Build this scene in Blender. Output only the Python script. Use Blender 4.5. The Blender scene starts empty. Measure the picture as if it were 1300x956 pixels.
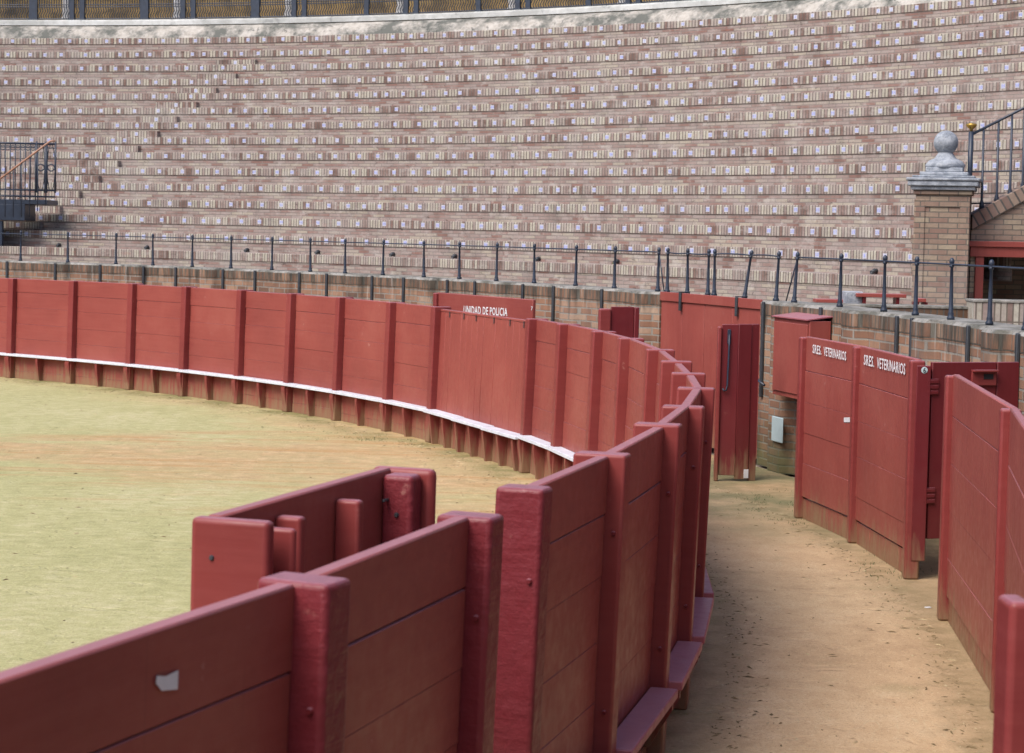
import bpy, bmesh, math, random
from mathutils import Vector, Matrix
random.seed(7)
PI=math.pi
scn=bpy.context.scene
COL=scn.collection
# ------------------------------------------------------------------ camera model (photo is 1300 x 956)
F=2500.0; PX=650.0; PY=433.0; Y0=296.5; ROLL=0.021; CH=2.475
PITCH=math.atan((PY-Y0)/F)
fw=Vector((0,math.cos(PITCH),-math.sin(PITCH)))
r0=Vector((1,0,0)); u0=Vector((0,math.sin(PITCH),math.cos(PITCH)))
rt=r0*math.cos(ROLL)+u0*math.sin(ROLL); up=u0*math.cos(ROLL)-r0*math.sin(ROLL)
CAM=Vector((0,0,CH))
def ray(x,y): return fw*F+rt*(x-PX)+up*(PY-y)
def W(x,y,h):
    d=ray(x,y); t=(h-CH)/d.z; return CAM+d*t
def D(x,y,Z):
    d=ray(x,y); return CAM+d*(Z/d.y)
def proj(p):
    q=p-CAM; z=q.dot(fw); return PX+F*q.dot(rt)/z, PY-F*q.dot(up)/z
CX,CY=-20.06,13.99
CEN=Vector((CX,CY,0))
def P(th,R,z=0): return Vector((CX+R*math.cos(th),CY+R*math.sin(th),z))
def th_at(x,R,z=1.8,lo=math.radians(2),hi=math.radians(97)):
    # far branch: photo column x -> angle on ring of radius R
    best=None
    for i in range(60):
        m=(lo+hi)/2
        px=proj(P(m,R,z))[0]
        if px>x: lo=m
        else: hi=m
    return (lo+hi)/2
cd=bpy.data.cameras.new('camera'); cam=bpy.data.objects.new('camera',cd); COL.objects.link(cam)
M=Matrix((rt,up,-fw)).transposed().to_4x4(); M.translation=CAM; cam.matrix_world=M
cd.sensor_width=36; cd.lens=36*F/1300; cd.shift_y=-45/1300.; cd.clip_end=500; cd.clip_start=.05
cd.dof.use_dof=True; cd.dof.focus_distance=16; cd.dof.aperture_fstop=7.1
scn.camera=cam
# ------------------------------------------------------------------ light
wd=bpy.data.worlds.new("World"); scn.world=wd; wd.use_nodes=True
nt=wd.node_tree; bg=nt.nodes['Background']; sk=nt.nodes.new('ShaderNodeTexSky'); sk.sky_type='NISHITA'; sk.sun_disc=False
SAZ=math.radians(215); SEL=math.radians(52)   # compass azimuth (from +Y clockwise): light comes from behind and left
sd=Vector((math.sin(math.radians(250)),math.cos(math.radians(250)),0))
SAZ=math.radians(225)
sk.sun_elevation=SEL; sk.sun_rotation=SAZ; sk.air_density=1.0; sk.dust_density=3.5; sk.ozone_density=.6
hs=nt.nodes.new('ShaderNodeHueSaturation'); hs.inputs['Saturation'].default_value=1.2
nt.links.new(sk.outputs[0],hs.inputs['Color']); nt.links.new(hs.outputs[0],bg.inputs[0]); bg.inputs[1].default_value=.15
sl=bpy.data.lights.new('sun','SUN'); sl.energy=1.9; sl.angle=math.radians(32); sl.color=(1,.96,.92)
so=bpy.data.objects.new('sun',sl); COL.objects.link(so)
ldir=-Vector((math.sin(SAZ)*math.cos(SEL),math.cos(SAZ)*math.cos(SEL),math.sin(SEL)))
so.rotation_euler=ldir.to_track_quat('-Z','Y').to_euler()
vs=scn.view_settings; vs.view_transform='Standard'; vs.look='None'; vs.exposure=0.6; vs.gamma=1
# ------------------------------------------------------------------ materials
def srgb(r,g,b):
    f=lambda c:(c/255/12.92) if c/255<=.04045 else ((c/255+.055)/1.055)**2.4
    return (f(r),f(g),f(b),1)
class Mat:
    def __init__(s,name,rough=.7,spec=.5,metal=0):
        s.m=bpy.data.materials.new(name); s.m.use_nodes=True; s.t=s.m.node_tree
        s.b=s.t.nodes['Principled BSDF']; s.b.inputs['Roughness'].default_value=rough
        s.b.inputs['Specular IOR Level'].default_value=spec; s.b.inputs['Metallic'].default_value=metal
    def n(s,t,**k):
        o=s.t.nodes.new('ShaderNode'+t)
        for a,v in k.items():
            if hasattr(o,a) and a not in('inputs',): setattr(o,a,v)
        return o
    def l(s,a,b): s.t.links.new(a,b)
    def pos(s,scale=(1,1,1)):
        g=s.n('NewGeometry'); mp=s.n('Mapping'); mp.inputs['Scale'].default_value=scale; s.l(g.outputs['Position'],mp.inputs[0]); return mp.outputs[0]
    def uv(s,scale=(1,1,1)):
        g=s.n('UVMap'); mp=s.n('Mapping'); mp.inputs['Scale'].default_value=scale; s.l(g.outputs[0],mp.inputs[0]); return mp.outputs[0]
    def noise(s,vec,scale,detail=4,rough=.6,dist=0):
        n=s.n('TexNoise'); n.inputs['Scale'].default_value=scale; n.inputs['Detail'].default_value=detail; n.inputs['Roughness'].default_value=rough
        n.inputs['Distortion'].default_value=dist; s.l(vec,n.inputs['Vector']); return n.outputs['Fac']
    def ramp(s,fac,stops,interp='LINEAR'):
        r=s.n('ValToRGB'); e=r.color_ramp.elements; r.color_ramp.interpolation=interp
        while len(e)>1: e.remove(e[0])
        e[0].position=stops[0][0]; e[0].color=stops[0][1]
        for p,c in stops[1:]:
            q=e.new(p); q.color=c
        s.l(fac,r.inputs[0]); return r.outputs[0]
    def mix(s,fac,a,b,mode='MIX'):
        x=s.n('Mix'); x.data_type='RGBA'; x.blend_type=mode; x.clamp_factor=True
        if isinstance(fac,(int,float)): x.inputs[0].default_value=fac
        else: s.l(fac,x.inputs[0])
        for v,i in((a,6),(b,7)):
            if isinstance(v,tuple): x.inputs[i].default_value=v
            else: s.l(v,x.inputs[i])
        return x.outputs[2]
    def math(s,op,a,b=0,c=None):
        x=s.n('Math'); x.operation=op
        for i,v in enumerate((a,b,c)):
            if v is None: continue
            if isinstance(v,(int,float)): x.inputs[i].default_value=v
            else: s.l(v,x.inputs[i])
        return x.outputs[0]
    def mr(s,v,a,b,c=0,d=1):
        x=s.n('MapRange'); s.l(v,x.inputs[0])
        for i,q in enumerate((a,b,c,d)): x.inputs[i+1].default_value=q
        return x.outputs[0]
    def z(s):
        g=s.n('NewGeometry'); x=s.n('SeparateXYZ'); s.l(g.outputs['Position'],x.inputs[0]); return x.outputs
    def col(s,c):
        if isinstance(c,tuple): s.b.inputs['Base Color'].default_value=c
        else: s.l(c,s.b.inputs['Base Color'])
        return s
    def bump(s,h,strength=.3,dist=.01):
        b=s.n('Bump'); b.inputs['Strength'].default_value=strength; b.inputs['Distance'].default_value=dist
        s.l(h,b.inputs['Height']); s.l(b.outputs[0],s.b.inputs['Normal']); return s
G=lambda v:(v,v,v,1)
def red_paint(name,base=(.262,.060,.050),dirt=True,rough=.42,lump=0,vgrain=False):
    m=Mat(name,rough+.04,.24)
    p=m.pos()
    n1=m.noise(p,1.1,5,.6); n2=m.noise(p,14,4,.6)
    sc=(18,18,1.0) if vgrain else (1.2,1.2,22)
    n3=m.noise(m.pos(sc),1.5,4,.6)
    b=base
    c=m.ramp(n1,[(.3,(b[0]*.82,b[1]*.78,b[2]*.82,1)),(.55,(b[0],b[1],b[2],1)),(.75,(b[0]*1.15,b[1]*1.4,b[2]*1.35,1))])
    c=m.mix(m.mr(n3,.35,.7,0,.35),c,(b[0]*1.15,b[1]*1.4,b[2]*1.4,1))
    # worn and bleached spots, scratches
    w=m.math('MULTIPLY',m.mr(n2,.66,.74,0,.7),m.mr(n1,.5,.62))
    c=m.mix(w,c,(.42,.2,.17,1))
    sc2=m.noise(m.pos((3,3,60)),2.5,3,.7)
    c=m.mix(m.mr(sc2,.74,.79,0,.45),c,(.12,.03,.03,1))
    st=m.noise(m.pos((22,22,.7)),2.0,3,.6)
    c=m.mix(m.mr(st,.64,.78,0,.4),c,(b[0]*.55,b[1]*.6,b[2]*.7,1))
    if dirt:
        z=m.z()[2]
        zz=m.math('ADD',z,m.mr(m.noise(m.pos((9,9,1.2)),2,3,.6),.3,.7,-.16,.16))
        c=m.mix(m.mr(zz,.0,.26,.8,0),c,(.25,.175,.10,1))
        zz2=m.math('ADD',z,m.mr(m.noise(m.pos((3,3,3)),2,4,.6),.3,.7,-.25,.25))
        c=m.mix(m.mr(zz2,.1,.9,.12,0),c,(.17,.085,.06,1))
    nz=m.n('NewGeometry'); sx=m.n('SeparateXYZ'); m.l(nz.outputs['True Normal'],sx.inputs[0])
    c=m.mix(m.math('MULTIPLY',m.mr(sx.outputs[2],.6,.95,0,.5),m.mr(n2,.3,.6,.7,1)),c,(.40,.22,.26,1))  # lavender sky sheen painted into upward faces, together with a dusty fade
    m.col(c)
    rr=m.mr(n2,.3,.7,rough-.08,rough+.12); m.l(rr,m.b.inputs['Roughness'])
    h=m.math('ADD',m.math('MULTIPLY',n3,.6),m.math('MULTIPLY',n2,.4))
    if lump: h=m.math('ADD',h,m.math('MULTIPLY',m.noise(p,17,5,.62),lump))
    m.bump(h,.35,.005 if lump<1 else .017)
    return m.m
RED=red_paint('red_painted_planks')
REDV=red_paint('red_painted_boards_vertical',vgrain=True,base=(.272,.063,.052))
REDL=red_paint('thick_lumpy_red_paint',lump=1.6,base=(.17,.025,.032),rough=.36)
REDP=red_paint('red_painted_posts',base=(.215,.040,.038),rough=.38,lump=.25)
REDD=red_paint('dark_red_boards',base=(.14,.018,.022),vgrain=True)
def plain(name,c,rough=.6,metal=0,var=.25,sc=9,bump=.15):
    m=Mat(name,rough,.5,metal); n=m.noise(m.pos(),sc,5,.6)
    lo=(c[0]*(1-var),c[1]*(1-var),c[2]*(1-var),1); hi=(min(1,c[0]*(1+var)),min(1,c[1]*(1+var)),min(1,c[2]*(1+var)),1)
    m.col(m.ramp(n,[(.3,lo),(.7,hi)])).bump(n,bump,.01); return m.m
IRON=plain('dark_blue_black_iron',(.022,.032,.055),.42,.0)
IRONG=plain('grey_black_iron_strap',(.035,.04,.048),.55)
WOODR=plain('varnished_handrail_wood',(.33,.17,.11),.45)
GOLD=plain('brass',(.5,.32,.08),.35,.8)
WHITEP=plain('white_lettering',(.62,.62,.64),.7,0,.1)
def _worn():
    m=Mat('worn_white_letter_paint',.65,.3); n=m.noise(m.pos(),38,4,.7)
    m.col(m.mix(m.mr(n,.6,.7,0,.35),(.74,.73,.75,1),(.30,.12,.11,1))); return m.m
WLET=_worn()
BLUEP=plain('blue_glaze',(.24,.28,.62),.3)
TILE=plain('white_glazed_tile',(.50,.51,.58),.25,0,.08,30)
PLATE=plain('pale_enamel_plate',(.42,.53,.56),.4,0,.08)
DARK=plain('dark_void_paint',(.012,.012,.014),.8)
def white_step():
    m=Mat('white_painted_step',.5); n=m.noise(m.pos(),6,5,.65); n2=m.noise(m.pos(),40,3,.6)
    c=m.ramp(n,[(.3,(.5,.53,.60,1)),(.7,(.66,.69,.77,1))]); c=m.mix(m.mr(n2,.6,.72,0,.6),c,(.5,.42,.38,1)); m.col(c); return m.m
WSTEP=white_step()
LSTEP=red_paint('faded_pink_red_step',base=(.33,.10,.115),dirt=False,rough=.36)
def brick(name,bw,bh,mort,pal,mcol,off=.5,grime=.35,cluster=None,rough=.85,z0=None,moss=0,bumpd=.006,speck=0):
    m=Mat(name,rough,.25)
    uv=m.uv()
    wob=m.noise(uv,3,2,.5)
    bt=m.n('TexBrick'); bt.offset=off; bt.squash=1
    m.l(uv,bt.inputs['Vector'])
    bt.inputs['Color1'].default_value=G(0); bt.inputs['Color2'].default_value=G(1); bt.inputs['Mortar'].default_value=G(.5)
    bt.inputs['Scale'].default_value=1; bt.inputs['Mortar Size'].default_value=mort; bt.inputs['Mortar Smooth'].default_value=.3
    bt.inputs['Bias'].default_value=0; bt.inputs['Brick Width'].default_value=bw; bt.inputs['Row Height'].default_value=bh
    fac=bt.outputs['Color']
    cl=m.noise(uv,.9 if not cluster else cluster,5,.65)
    f2=m.math('ADD',m.math('MULTIPLY',fac,.62),m.math('MULTIPLY',m.mr(cl,.3,.7),.38))
    c=m.ramp(f2,pal,'LINEAR')
    fine=m.noise(m.pos(),26,4,.7)
    c=m.mix(m.mr(fine,.3,.75,0,.35),c,(.12,.09,.075,1))
    c=m.mix(bt.outputs['Fac'],c,mcol)
    g=m.noise(m.pos((1,1,.45)),1.7,6,.7)
    c=m.mix(m.mr(g,.5,.75,0,grime),c,(.05,.045,.04,1))
    if speck:
        k1=m.noise(m.pos((1,1,2.2)),5.5,5,.75)
        c=m.mix(m.mr(k1,.60,.68,0,speck),c,(.06,.045,.04,1))
        k2=m.noise(m.pos((1,1,3)),3.1,5,.75)
        c=m.mix(m.mr(k2,.60,.70,0,speck*.55),c,(.30,.12,.09,1))
        k3=m.noise(m.pos((1.3,1.3,2)),2.2,6,.75)
        c=m.mix(m.mr(k3,.55,.66,0,speck*.6),c,(.46,.43,.40,1))
    g2=m.noise(m.pos((1,1,.8)),.8,5,.65)
    c=m.mix(m.mr(g2,.52,.72,0,.3 if not moss else .1),c,(.36,.34,.32,1))
    if moss:
        z=m.z()[2]
        zz=m.math('ADD',z,m.mr(m.noise(m.pos((5,5,.6)),1.6,5,.7),.3,.7,-.28,.28))
        c=m.mix(m.mr(zz,1.55,1.86,0,moss),c,(.045,.042,.034,1))
        wl=m.noise(m.pos((12,12,.5)),1.3,4,.6)
        c=m.mix(m.mr(wl,.62,.72,0,.45),c,(.42,.40,.37,1))
        zb=m.math('ADD',z,m.mr(m.noise(m.pos((2,2,2)),1.6,5,.7),.3,.7,-.2,.2))
        c=m.mix(m.mr(zb,0,.5,.7,0),c,(.10,.11,.045,1))
    m.col(c)
    h=m.math('SUBTRACT',m.math('MULTIPLY',fine,.35),bt.outputs['Fac'])
    m.bump(h,.7,bumpd)
    return m.m
PAL_ROW=[(.0,(.10,.06,.05,1)),(.2,(.21,.135,.115,1)),(.36,(.31,.25,.23,1)),(.55,(.38,.34,.305,1)),(.75,(.45,.425,.345,1)),(1,(.50,.485,.45,1))]
PAL_STR=[(.0,(.13,.07,.06,1)),(.2,(.24,.14,.12,1)),(.36,(.295,.225,.205,1)),(.58,(.335,.285,.265,1)),(.8,(.38,.34,.275,1)),(1,(.37,.345,.335,1))]
PAL_WALL=[(.0,(.07,.042,.03,1)),(.25,(.17,.085,.052,1)),(.5,(.24,.125,.075,1)),(.75,(.28,.17,.11,1)),(1,(.31,.24,.18,1))]
PAL_PIL=[(.0,(.15,.08,.065,1)),(.3,(.24,.15,.12,1)),(.6,(.30,.225,.17,1)),(1,(.38,.33,.24,1))]
B_ROW=brick('upright_brick_nosing',.064,.4,.010,PAL_ROW,(.12,.10,.09,1),off=0,grime=.45,cluster=2.2,speck=.6)
B_STR=brick('pink_brick_courses',.27,.062,.008,PAL_STR,(.20,.175,.16,1),grime=.4,cluster=1.1,speck=.75)
B_TRD=brick('brick_seat_top',.27,.13,.008,PAL_STR,(.30,.25,.22,1),grime=.45)
B_WALL=brick('orange_brick_wall',.26,.085,.011,PAL_WALL,(.20,.18,.155,1),grime=.75,moss=.85,bumpd=.012)
B_COP=brick('upright_wall_bricks',.075,.4,.01,PAL_WALL,(.13,.12,.10,1),off=0,grime=.7,moss=.9,bumpd=.012)
B_PIL=brick('pillar_bricks',.24,.07,.008,PAL_PIL,(.13,.115,.10,1),grime=.25)
B_PILC=brick('sloping_coping_bricks',.09,.5,.012,PAL_PIL,(.07,.065,.06,1),off=0,grime=.3)
B_LOW=brick('pale_upright_bricks',.07,.4,.009,PAL_ROW,(.14,.12,.1,1),off=0,grime=.3)
def stone(name,a,b,dk,amount=.8,scale=3):
    m=Mat(name,.85,.3); n=m.noise(m.pos((1,1,1.2)),scale,6,.68); n2=m.noise(m.pos(),scale*6,5,.7)
    c=m.ramp(n2,[(.3,a),(.7,b)]); c=m.mix(m.mr(n,.42,.58,0,amount),c,dk)
    c=m.mix(m.mr(m.noise(m.pos(),scale*2.3,5,.7,1.),.58,.66,0,amount*.8),c,(dk[0]*.5,dk[1]*.52,dk[2]*.55,1)); m.col(c).bump(n2,.5,.02); return m.m
S_PAR=stone('mossy_grey_render',(.32,.295,.26,1),(.48,.46,.43,1),(.11,.115,.105,1),1.0,1.5)
S_COR=stone('white_cornice_stone',(.46,.47,.46,1),(.58,.6,.6,1),(.28,.29,.28,1),.6,1)
S_FIN=stone('blue_grey_lichen_stone',(.27,.30,.35,1),(.42,.45,.49,1),(.12,.14,.17,1),.6,7)
S_COL=stone('white_marble',(.7,.7,.7,1),(.8,.8,.82,1),(.5,.5,.5,1),.3,2)
S_TOP=stone('weathered_cement',(.22,.21,.19,1),(.34,.33,.31,1),(.07,.07,.055,1),.8,3)
OCH=stone('ochre_plaster',(.36,.24,.085,1),(.46,.33,.15,1),(.10,.08,.05,1),.7,1.2)
FLOOR=stone('passage_paving',(.25,.2,.16,1),(.36,.3,.25,1),(.12,.11,.08,1),.6,2)
def ground_mat():
    m=Mat('arena_sand',.95,.15)
    p=m.pos(); o=m.z(); x,y=o[0],o[1]
    n1=m.noise(p,.55,6,.6); n2=m.noise(p,5,6,.65); n3=m.noise(p,45,5,.7); st=m.noise(m.pos((1,.35,1)),2.0,6,.7,.6); wig=m.noise(m.pos((.4,.8,1)),1.1,5,.6,.8)
    fl=m.noise(m.pos((1.6,2.6,1)),3.2,8,.75,.3); big=m.noise(p,.22,3,.5)
    green=m.ramp(m.math('ADD',m.math('MULTIPLY',fl,.55),m.math('ADD',m.math('MULTIPLY',st,.2),m.math('MULTIPLY',big,.25))),[(.36,(.28,.28,.125,1)),(.5,(.39,.37,.18,1)),(.64,(.52,.47,.29,1))])
    tan=m.ramp(n2,[(.3,(.34,.235,.12,1)),(.55,(.47,.335,.18,1)),(.75,(.58,.43,.26,1))])
    # radius from the ring centre
    rx=m.math('ADD',m.math('ADD',x,m.mr(n2,.3,.7,-.12,.12)),-CX); ry=m.math('ADD',y,-CY)
    R=m.math('SQRT',m.math('ADD',m.math('MULTIPLY',rx,rx),m.math('MULTIPLY',ry,ry)))
    # worn tan band
    cen=m.math('ADD',m.math('MULTIPLY',m.math('ADD',x,5.),-.1),21.4)
    wid=m.math('MAXIMUM',m.math('ADD',m.math('MULTIPLY',m.math('ADD',x,6.),.5),.8),.5)
    dd=m.math('DIVIDE',m.math('ABSOLUTE',m.math('SUBTRACT',m.math('ADD',y,m.mr(wig,.3,.7,-1.6,1.6)),cen)),wid)
    band=m.mr(dd,.4,1.5,1,0)
    out=m.math('MULTIPLY',m.mr(m.math('ADD',R,m.mr(n1,.3,.7,-.9,.9)),19.8,21.3),m.mr(x,-9,-1,.45,1))
    msk=m.math('MAXIMUM',band,out)
    msk=m.math('MULTIPLY',msk,m.mr(m.math('ADD',m.math('MULTIPLY',st,.6),m.math('MULTIPLY',n2,.4)),.28,.58,.35,1))
    c=m.mix(msk,green,tan)
    # orange streaks
    stk=m.noise(m.pos((.3,3.2,1)),1.0,6,.65,.5)
    c=m.mix(m.math('MULTIPLY',m.mr(stk,.50,.62,0,.75),m.mr(dd,.6,2.2,1,0)),c,(.42,.25,.11,1))
    # ochre tone of the service alley
    al=m.mr(R,21.2,21.5)
    al2=m.ramp(m.math('ADD',m.math('MULTIPLY',n1,.5),m.math('MULTIPLY',n2,.5)),[(.3,(.37,.255,.15,1)),(.5,(.50,.36,.215,1)),(.7,(.58,.44,.28,1))])
    c=m.mix(al,c,al2)
    # greenish damp along the fence foot and in patches
    edge=m.math('MULTIPLY',m.mr(R,20.5,20.95),m.mr(R,21.35,21.6,1,0))
    c=m.mix(m.math('MULTIPLY',edge,m.mr(m.noise(p,1.3,5,.65),.42,.6,0,.8)),c,(.17,.16,.06,1))
    gp=m.math('MULTIPLY',al,m.mr(m.noise(p,.8,4,.6),.58,.68,0,.35))
    c=m.mix(gp,c,(.15,.17,.07,1))
    # rake and wheel marks
    vo=m.noise(m.pos((1.3,.5,1)),1.6,2,.5,2.2)
    lines=m.mr(m.math('ABSOLUTE',m.math('SUBTRACT',vo,.5)),0,.007,.35,0)
    c=m.mix(m.math('MULTIPLY',lines,m.mr(n1,.4,.6)),c,(.52,.46,.3,1))
    c=m.mix(m.mr(n3,.56,.70,0,.6),c,(.17,.13,.07,1))
    c=m.mix(m.mr(n3,.44,.32,0,.5),c,(.66,.58,.40,1))
    c=m.mix(m.mr(m.noise(p,16,5,.8),.60,.68,0,.55),c,(.17,.12,.06,1))
    c=m.mix(m.mr(m.noise(p,130,2,.5),.60,.68,0,.5),c,(.10,.075,.04,1))
    # drifted dirt along the foot of the boards in the alley
    ed=m.math('MAXIMUM',m.math('MULTIPLY',al,m.mr(R,21.75,21.5)),m.math('MULTIPLY',al,m.mr(R,22.62,22.85)))
    c=m.mix(m.math('MULTIPLY',ed,m.mr(n2,.3,.6,.1,.7)),c,(.19,.14,.07,1))
    c=m.mix(m.math('MULTIPLY',m.math('MULTIPLY',al,m.mr(y,15.5,17.5)),m.mr(n1,.4,.58,0,.75)),c,(.12,.13,.065,1))
    m.col(c)
    dm=m.mr(m.noise(m.pos((1,1.2,1)),3.4,3,.55,.4),.58,.68,1,0)
    h=m.math('ADD',m.math('MULTIPLY',n3,.5),m.math('ADD',m.math('MULTIPLY',n2,.6),m.math('MULTIPLY',dm,.5)))
    m.bump(h,.5,.035); return m.m
SAND=ground_mat()
STRAW=plain('dry_straw_and_clods',(.16,.115,.055),.9,0,.5,20)
STRAW2=plain('pale_straw_bits',(.42,.34,.2),.9,0,.4,20)
WEED=plain('green_weed',(.06,.09,.025),.8,0,.5,20)
# ------------------------------------------------------------------ mesh helpers
Z3=Vector((0,0,1))
class Frame:
    def __init__(s,O,U,V,shear=0,ref=1.6): s.O=O; s.U=U; s.V=V; s.k=shear; s.ref=ref
    def __call__(s,u,v,w): return s.O+s.U*u+s.V*(v+s.k*(w-s.ref))+Z3*w
def bm_new(): return bmesh.new()
def box(bm,fr,u0,u1,v0,v1,w0,w1,bev=0,mi=0,seg=2,only_top=False):
    vs_=[bm.verts.new((a,b,c)) for c in (w0,w1) for b in (v0,v1) for a in (u0,u1)]
    fs=[(0,2,3,1),(4,5,7,6),(0,1,5,4),(2,6,7,3),(0,4,6,2),(1,3,7,5)]
    faces=[bm.faces.new([vs_[i] for i in f]) for f in fs]
    for f in faces: f.material_index=mi
    if bev:
        es=set(e for f in faces for e in f.edges)
        if only_top: es=[e for e in es if all(abs(v.co.z-w1)<1e-6 for v in e.verts)]
        r=bmesh.ops.bevel(bm,geom=list(es),offset=bev,segments=seg,profile=.5,affect='EDGES')
        vv=set(vs_)|set(r['verts'])
        vv={v for v in vv if v.is_valid}
        for f in r['faces']: f.material_index=mi; f.smooth=True
        for f in r['faces']:
            for v in f.verts: vv.add(v)
    else: vv=vs_
    for v in vv:
        if v.is_valid: v.co=fr(*v.co)
def bx(bm,O,U,V,u0,u1,v0,v1,w0,w1,bev=0,mi=0): box(bm,Frame(O,U,V),u0,u1,v0,v1,w0,w1,bev,mi)
def poly(bm,pts,thick,mi=0):
    # prism: list of pts, extruded by vector
    a=[bm.verts.new(p) for p in pts]; b=[bm.verts.new(p+thick) for p in pts]
    n=len(pts); fs=[bm.faces.new(a[::-1]),bm.faces.new(b)]
    for i in range(n): fs.append(bm.faces.new([a[i],a[(i+1)%n],b[(i+1)%n],b[i]]))
    for f in fs: f.material_index=mi
def tube(bm,pts,r,n=6,mi=0,caps=True):
    rings=[]
    for i,p in enumerate(pts):
        d=(pts[min(i+1,len(pts)-1)]-pts[max(i-1,0)]).normalized()
        a=d.orthogonal().normalized() if abs(d.z)>.9 else d.cross(Z3).normalized(); b=d.cross(a)
        rr=r[i] if isinstance(r,(list,tuple)) else r
        rings.append([bm.verts.new(p+a*(rr*math.cos(2*PI*k/n))+b*(rr*math.sin(2*PI*k/n))) for k in range(n)])
    for i in range(len(rings)-1):
        for k in range(n):
            f=bm.faces.new([rings[i][k],rings[i][(k+1)%n],rings[i+1][(k+1)%n],rings[i+1][k]]); f.smooth=True; f.material_index=mi
    if caps:
        for q in (rings[0],rings[-1]):
            try: f=bm.faces.new(q); f.material_index=mi
            except Exception: pass
def lathe(bm,O,prof,n=16,mi=0,axis=Z3,flat=False):
    a=Vector((1,0,0)); b=Vector((0,1,0)); rings=[]
    for r,z in prof: rings.append([bm.verts.new(O+a*(r*math.cos(2*PI*k/n))+b*(r*math.sin(2*PI*k/n))+axis*z) for k in range(n)])
    for i in range(len(rings)-1):
        for k in range(n):
            f=bm.faces.new([rings[i][k],rings[i][(k+1)%n],rings[i+1][(k+1)%n],rings[i+1][k]]); f.smooth=not flat; f.material_index=mi
    for q in (rings[0],rings[-1]):
        f=bm.faces.new(q); f.material_index=mi
def uv_box(bm,du=0,dv=0):
    L=bm.loops.layers.uv.verify(); bm.normal_update()
    for f in bm.faces:
        n=f.normal
        for lp in f.loops:
            p=lp.vert.co
            if abs(n.z)>.75: lp[L].uv=(p.x+du,p.y+dv)
            else:
                h=Z3.cross(n).normalized(); lp[L].uv=(h.dot(p)+du,p.z+dv)
def uv_ring(bm,R,dv=0,du=0):
    L=bm.loops.layers.uv.verify(); bm.normal_update()
    for f in bm.faces:
        c=f.calc_center_median(); th0=math.atan2(c.y-CY,c.x-CX)
        rad=(c-CEN); rad.z=0; rad.normalize()
        flat=abs(f.normal.z)>.75; end=abs(f.normal.dot(rad))<.3 and not flat
        for lp in f.loops:
            p=lp.vert.co; th=math.atan2(p.y-CY,p.x-CX)
            if th-th0>PI: th-=2*PI
            if th0-th>PI: th+=2*PI
            r=math.hypot(p.x-CX,p.y-CY)
            if flat: lp[L].uv=(th*R+du,r)
            elif end: lp[L].uv=(r,p.z-dv)
            else: lp[L].uv=(th*R+du,p.z-dv)
def link(name,bm,mats,parent=None,loc=None,noshade=False):
    bm.normal_update()
    bmesh.ops.recalc_face_normals(bm,faces=bm.faces[:])
    me=bpy.data.meshes.new(name)
    if parent is not None: off=parent_world(parent)
    else: off=loc if loc is not None else Vector((0,0,0))
    bmesh.ops.translate(bm,verts=bm.verts[:],vec=-off)
    bm.to_mesh(me); bm.free()
    for m in (mats if isinstance(mats,(list,tuple)) else [mats]): me.materials.append(m)
    o=bpy.data.objects.new(name,me); COL.objects.link(o)
    if parent is not None: o.parent=parent
    else: o.location=off
    return o
def parent_world(p):
    v=Vector(p.location)
    while p.parent: p=p.parent; v+=Vector(p.location)
    return v
def thing(name,label,cat,loc,group=None):
    o=bpy.data.objects.new(name,None); COL.objects.link(o); o.location=loc; o.empty_display_size=.2
    return tag(o,label,cat,group)
def tag(o,label,cat,group=None,kind=None):
    if label: o['label']=label
    if cat: o['category']=cat
    if group: o['group']=group
    if kind: o['kind']=kind
    return o
def struct(name,bm,m):
    o=link(name,bm,m); o['kind']='structure'; return o
def text_mesh(name,s,O,X,Y,height,width,mat,parent,thick=.0015):
    cu=bpy.data.curves.new('t','FONT'); cu.body=s; cu.size=1; cu.offset=.016; cu.space_character=1.08; cu.resolution_u=2
    to=bpy.data.objects.new('t',cu); COL.objects.link(to)
    dg=bpy.context.evaluated_depsgraph_get(); me=bpy.data.meshes.new_from_object(to.evaluated_get(dg))
    bpy.data.objects.remove(to); bpy.data.curves.remove(cu)
    xs=[v.co.x for v in me.vertices]; ys=[v.co.y for v in me.vertices]
    x0,x1,y0_,y1=min(xs),max(xs),min(ys),max(ys); Nn=X.cross(Y).normalized()
    off=parent_world(parent)
    for v in me.vertices:
        a=(v.co.x-x0)/(x1-x0)*width; b=(v.co.y-y0_)/(y1-y0_)*height
        v.co=O+X*a+Y*b+Nn*thick-off
    me.name=name; me.materials.clear(); me.materials.append(mat)
    o=bpy.data.objects.new(name,me); COL.objects.link(o); o.parent=parent; return o
# ------------------------------------------------------------------ setting: ground
bm=bm_new()
N=144; rings=[]
rad=[0,6,12,16,18,19.5,20.5,21,21.5,22,22.6,23.2,23.9]
for r in rad:
    if r==0: rings.append([bm.verts.new(P(0,0,0))]); continue
    rings.append([bm.verts.new(P(2*PI*k/N,r,0)) for k in range(N)])
for k in range(N): bm.faces.new([rings[0][0],rings[1][k],rings[1][(k+1)%N]])
for i in range(1,len(rings)-1):
    for k in range(N): bm.faces.new([rings[i][k],rings[i][(k+1)%N],rings[i+1][(k+1)%N],rings[i+1][k]])
struct('arena_sand',bm,SAND)
bm=bm_new(); s_=400
bm.faces.new([bm.verts.new(p) for p in ((-s_,-s_,-.03),(s_,-s_,-.03),(s_,s_,-.03),(-s_,s_,-.03))])
struct('ground',bm,FLOOR)
ZP=1.42
bm=bm_new(); a=[bm.verts.new(P(2*PI*k/N,24.15,ZP)) for k in range(N)]; b=[bm.verts.new(P(2*PI*k/N,29.6,ZP)) for k in range(N)]
for k in range(N): bm.faces.new([a[k],a[(k+1)%N],b[(k+1)%N],b[k]])
struct('walkway',bm,FLOOR)
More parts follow.
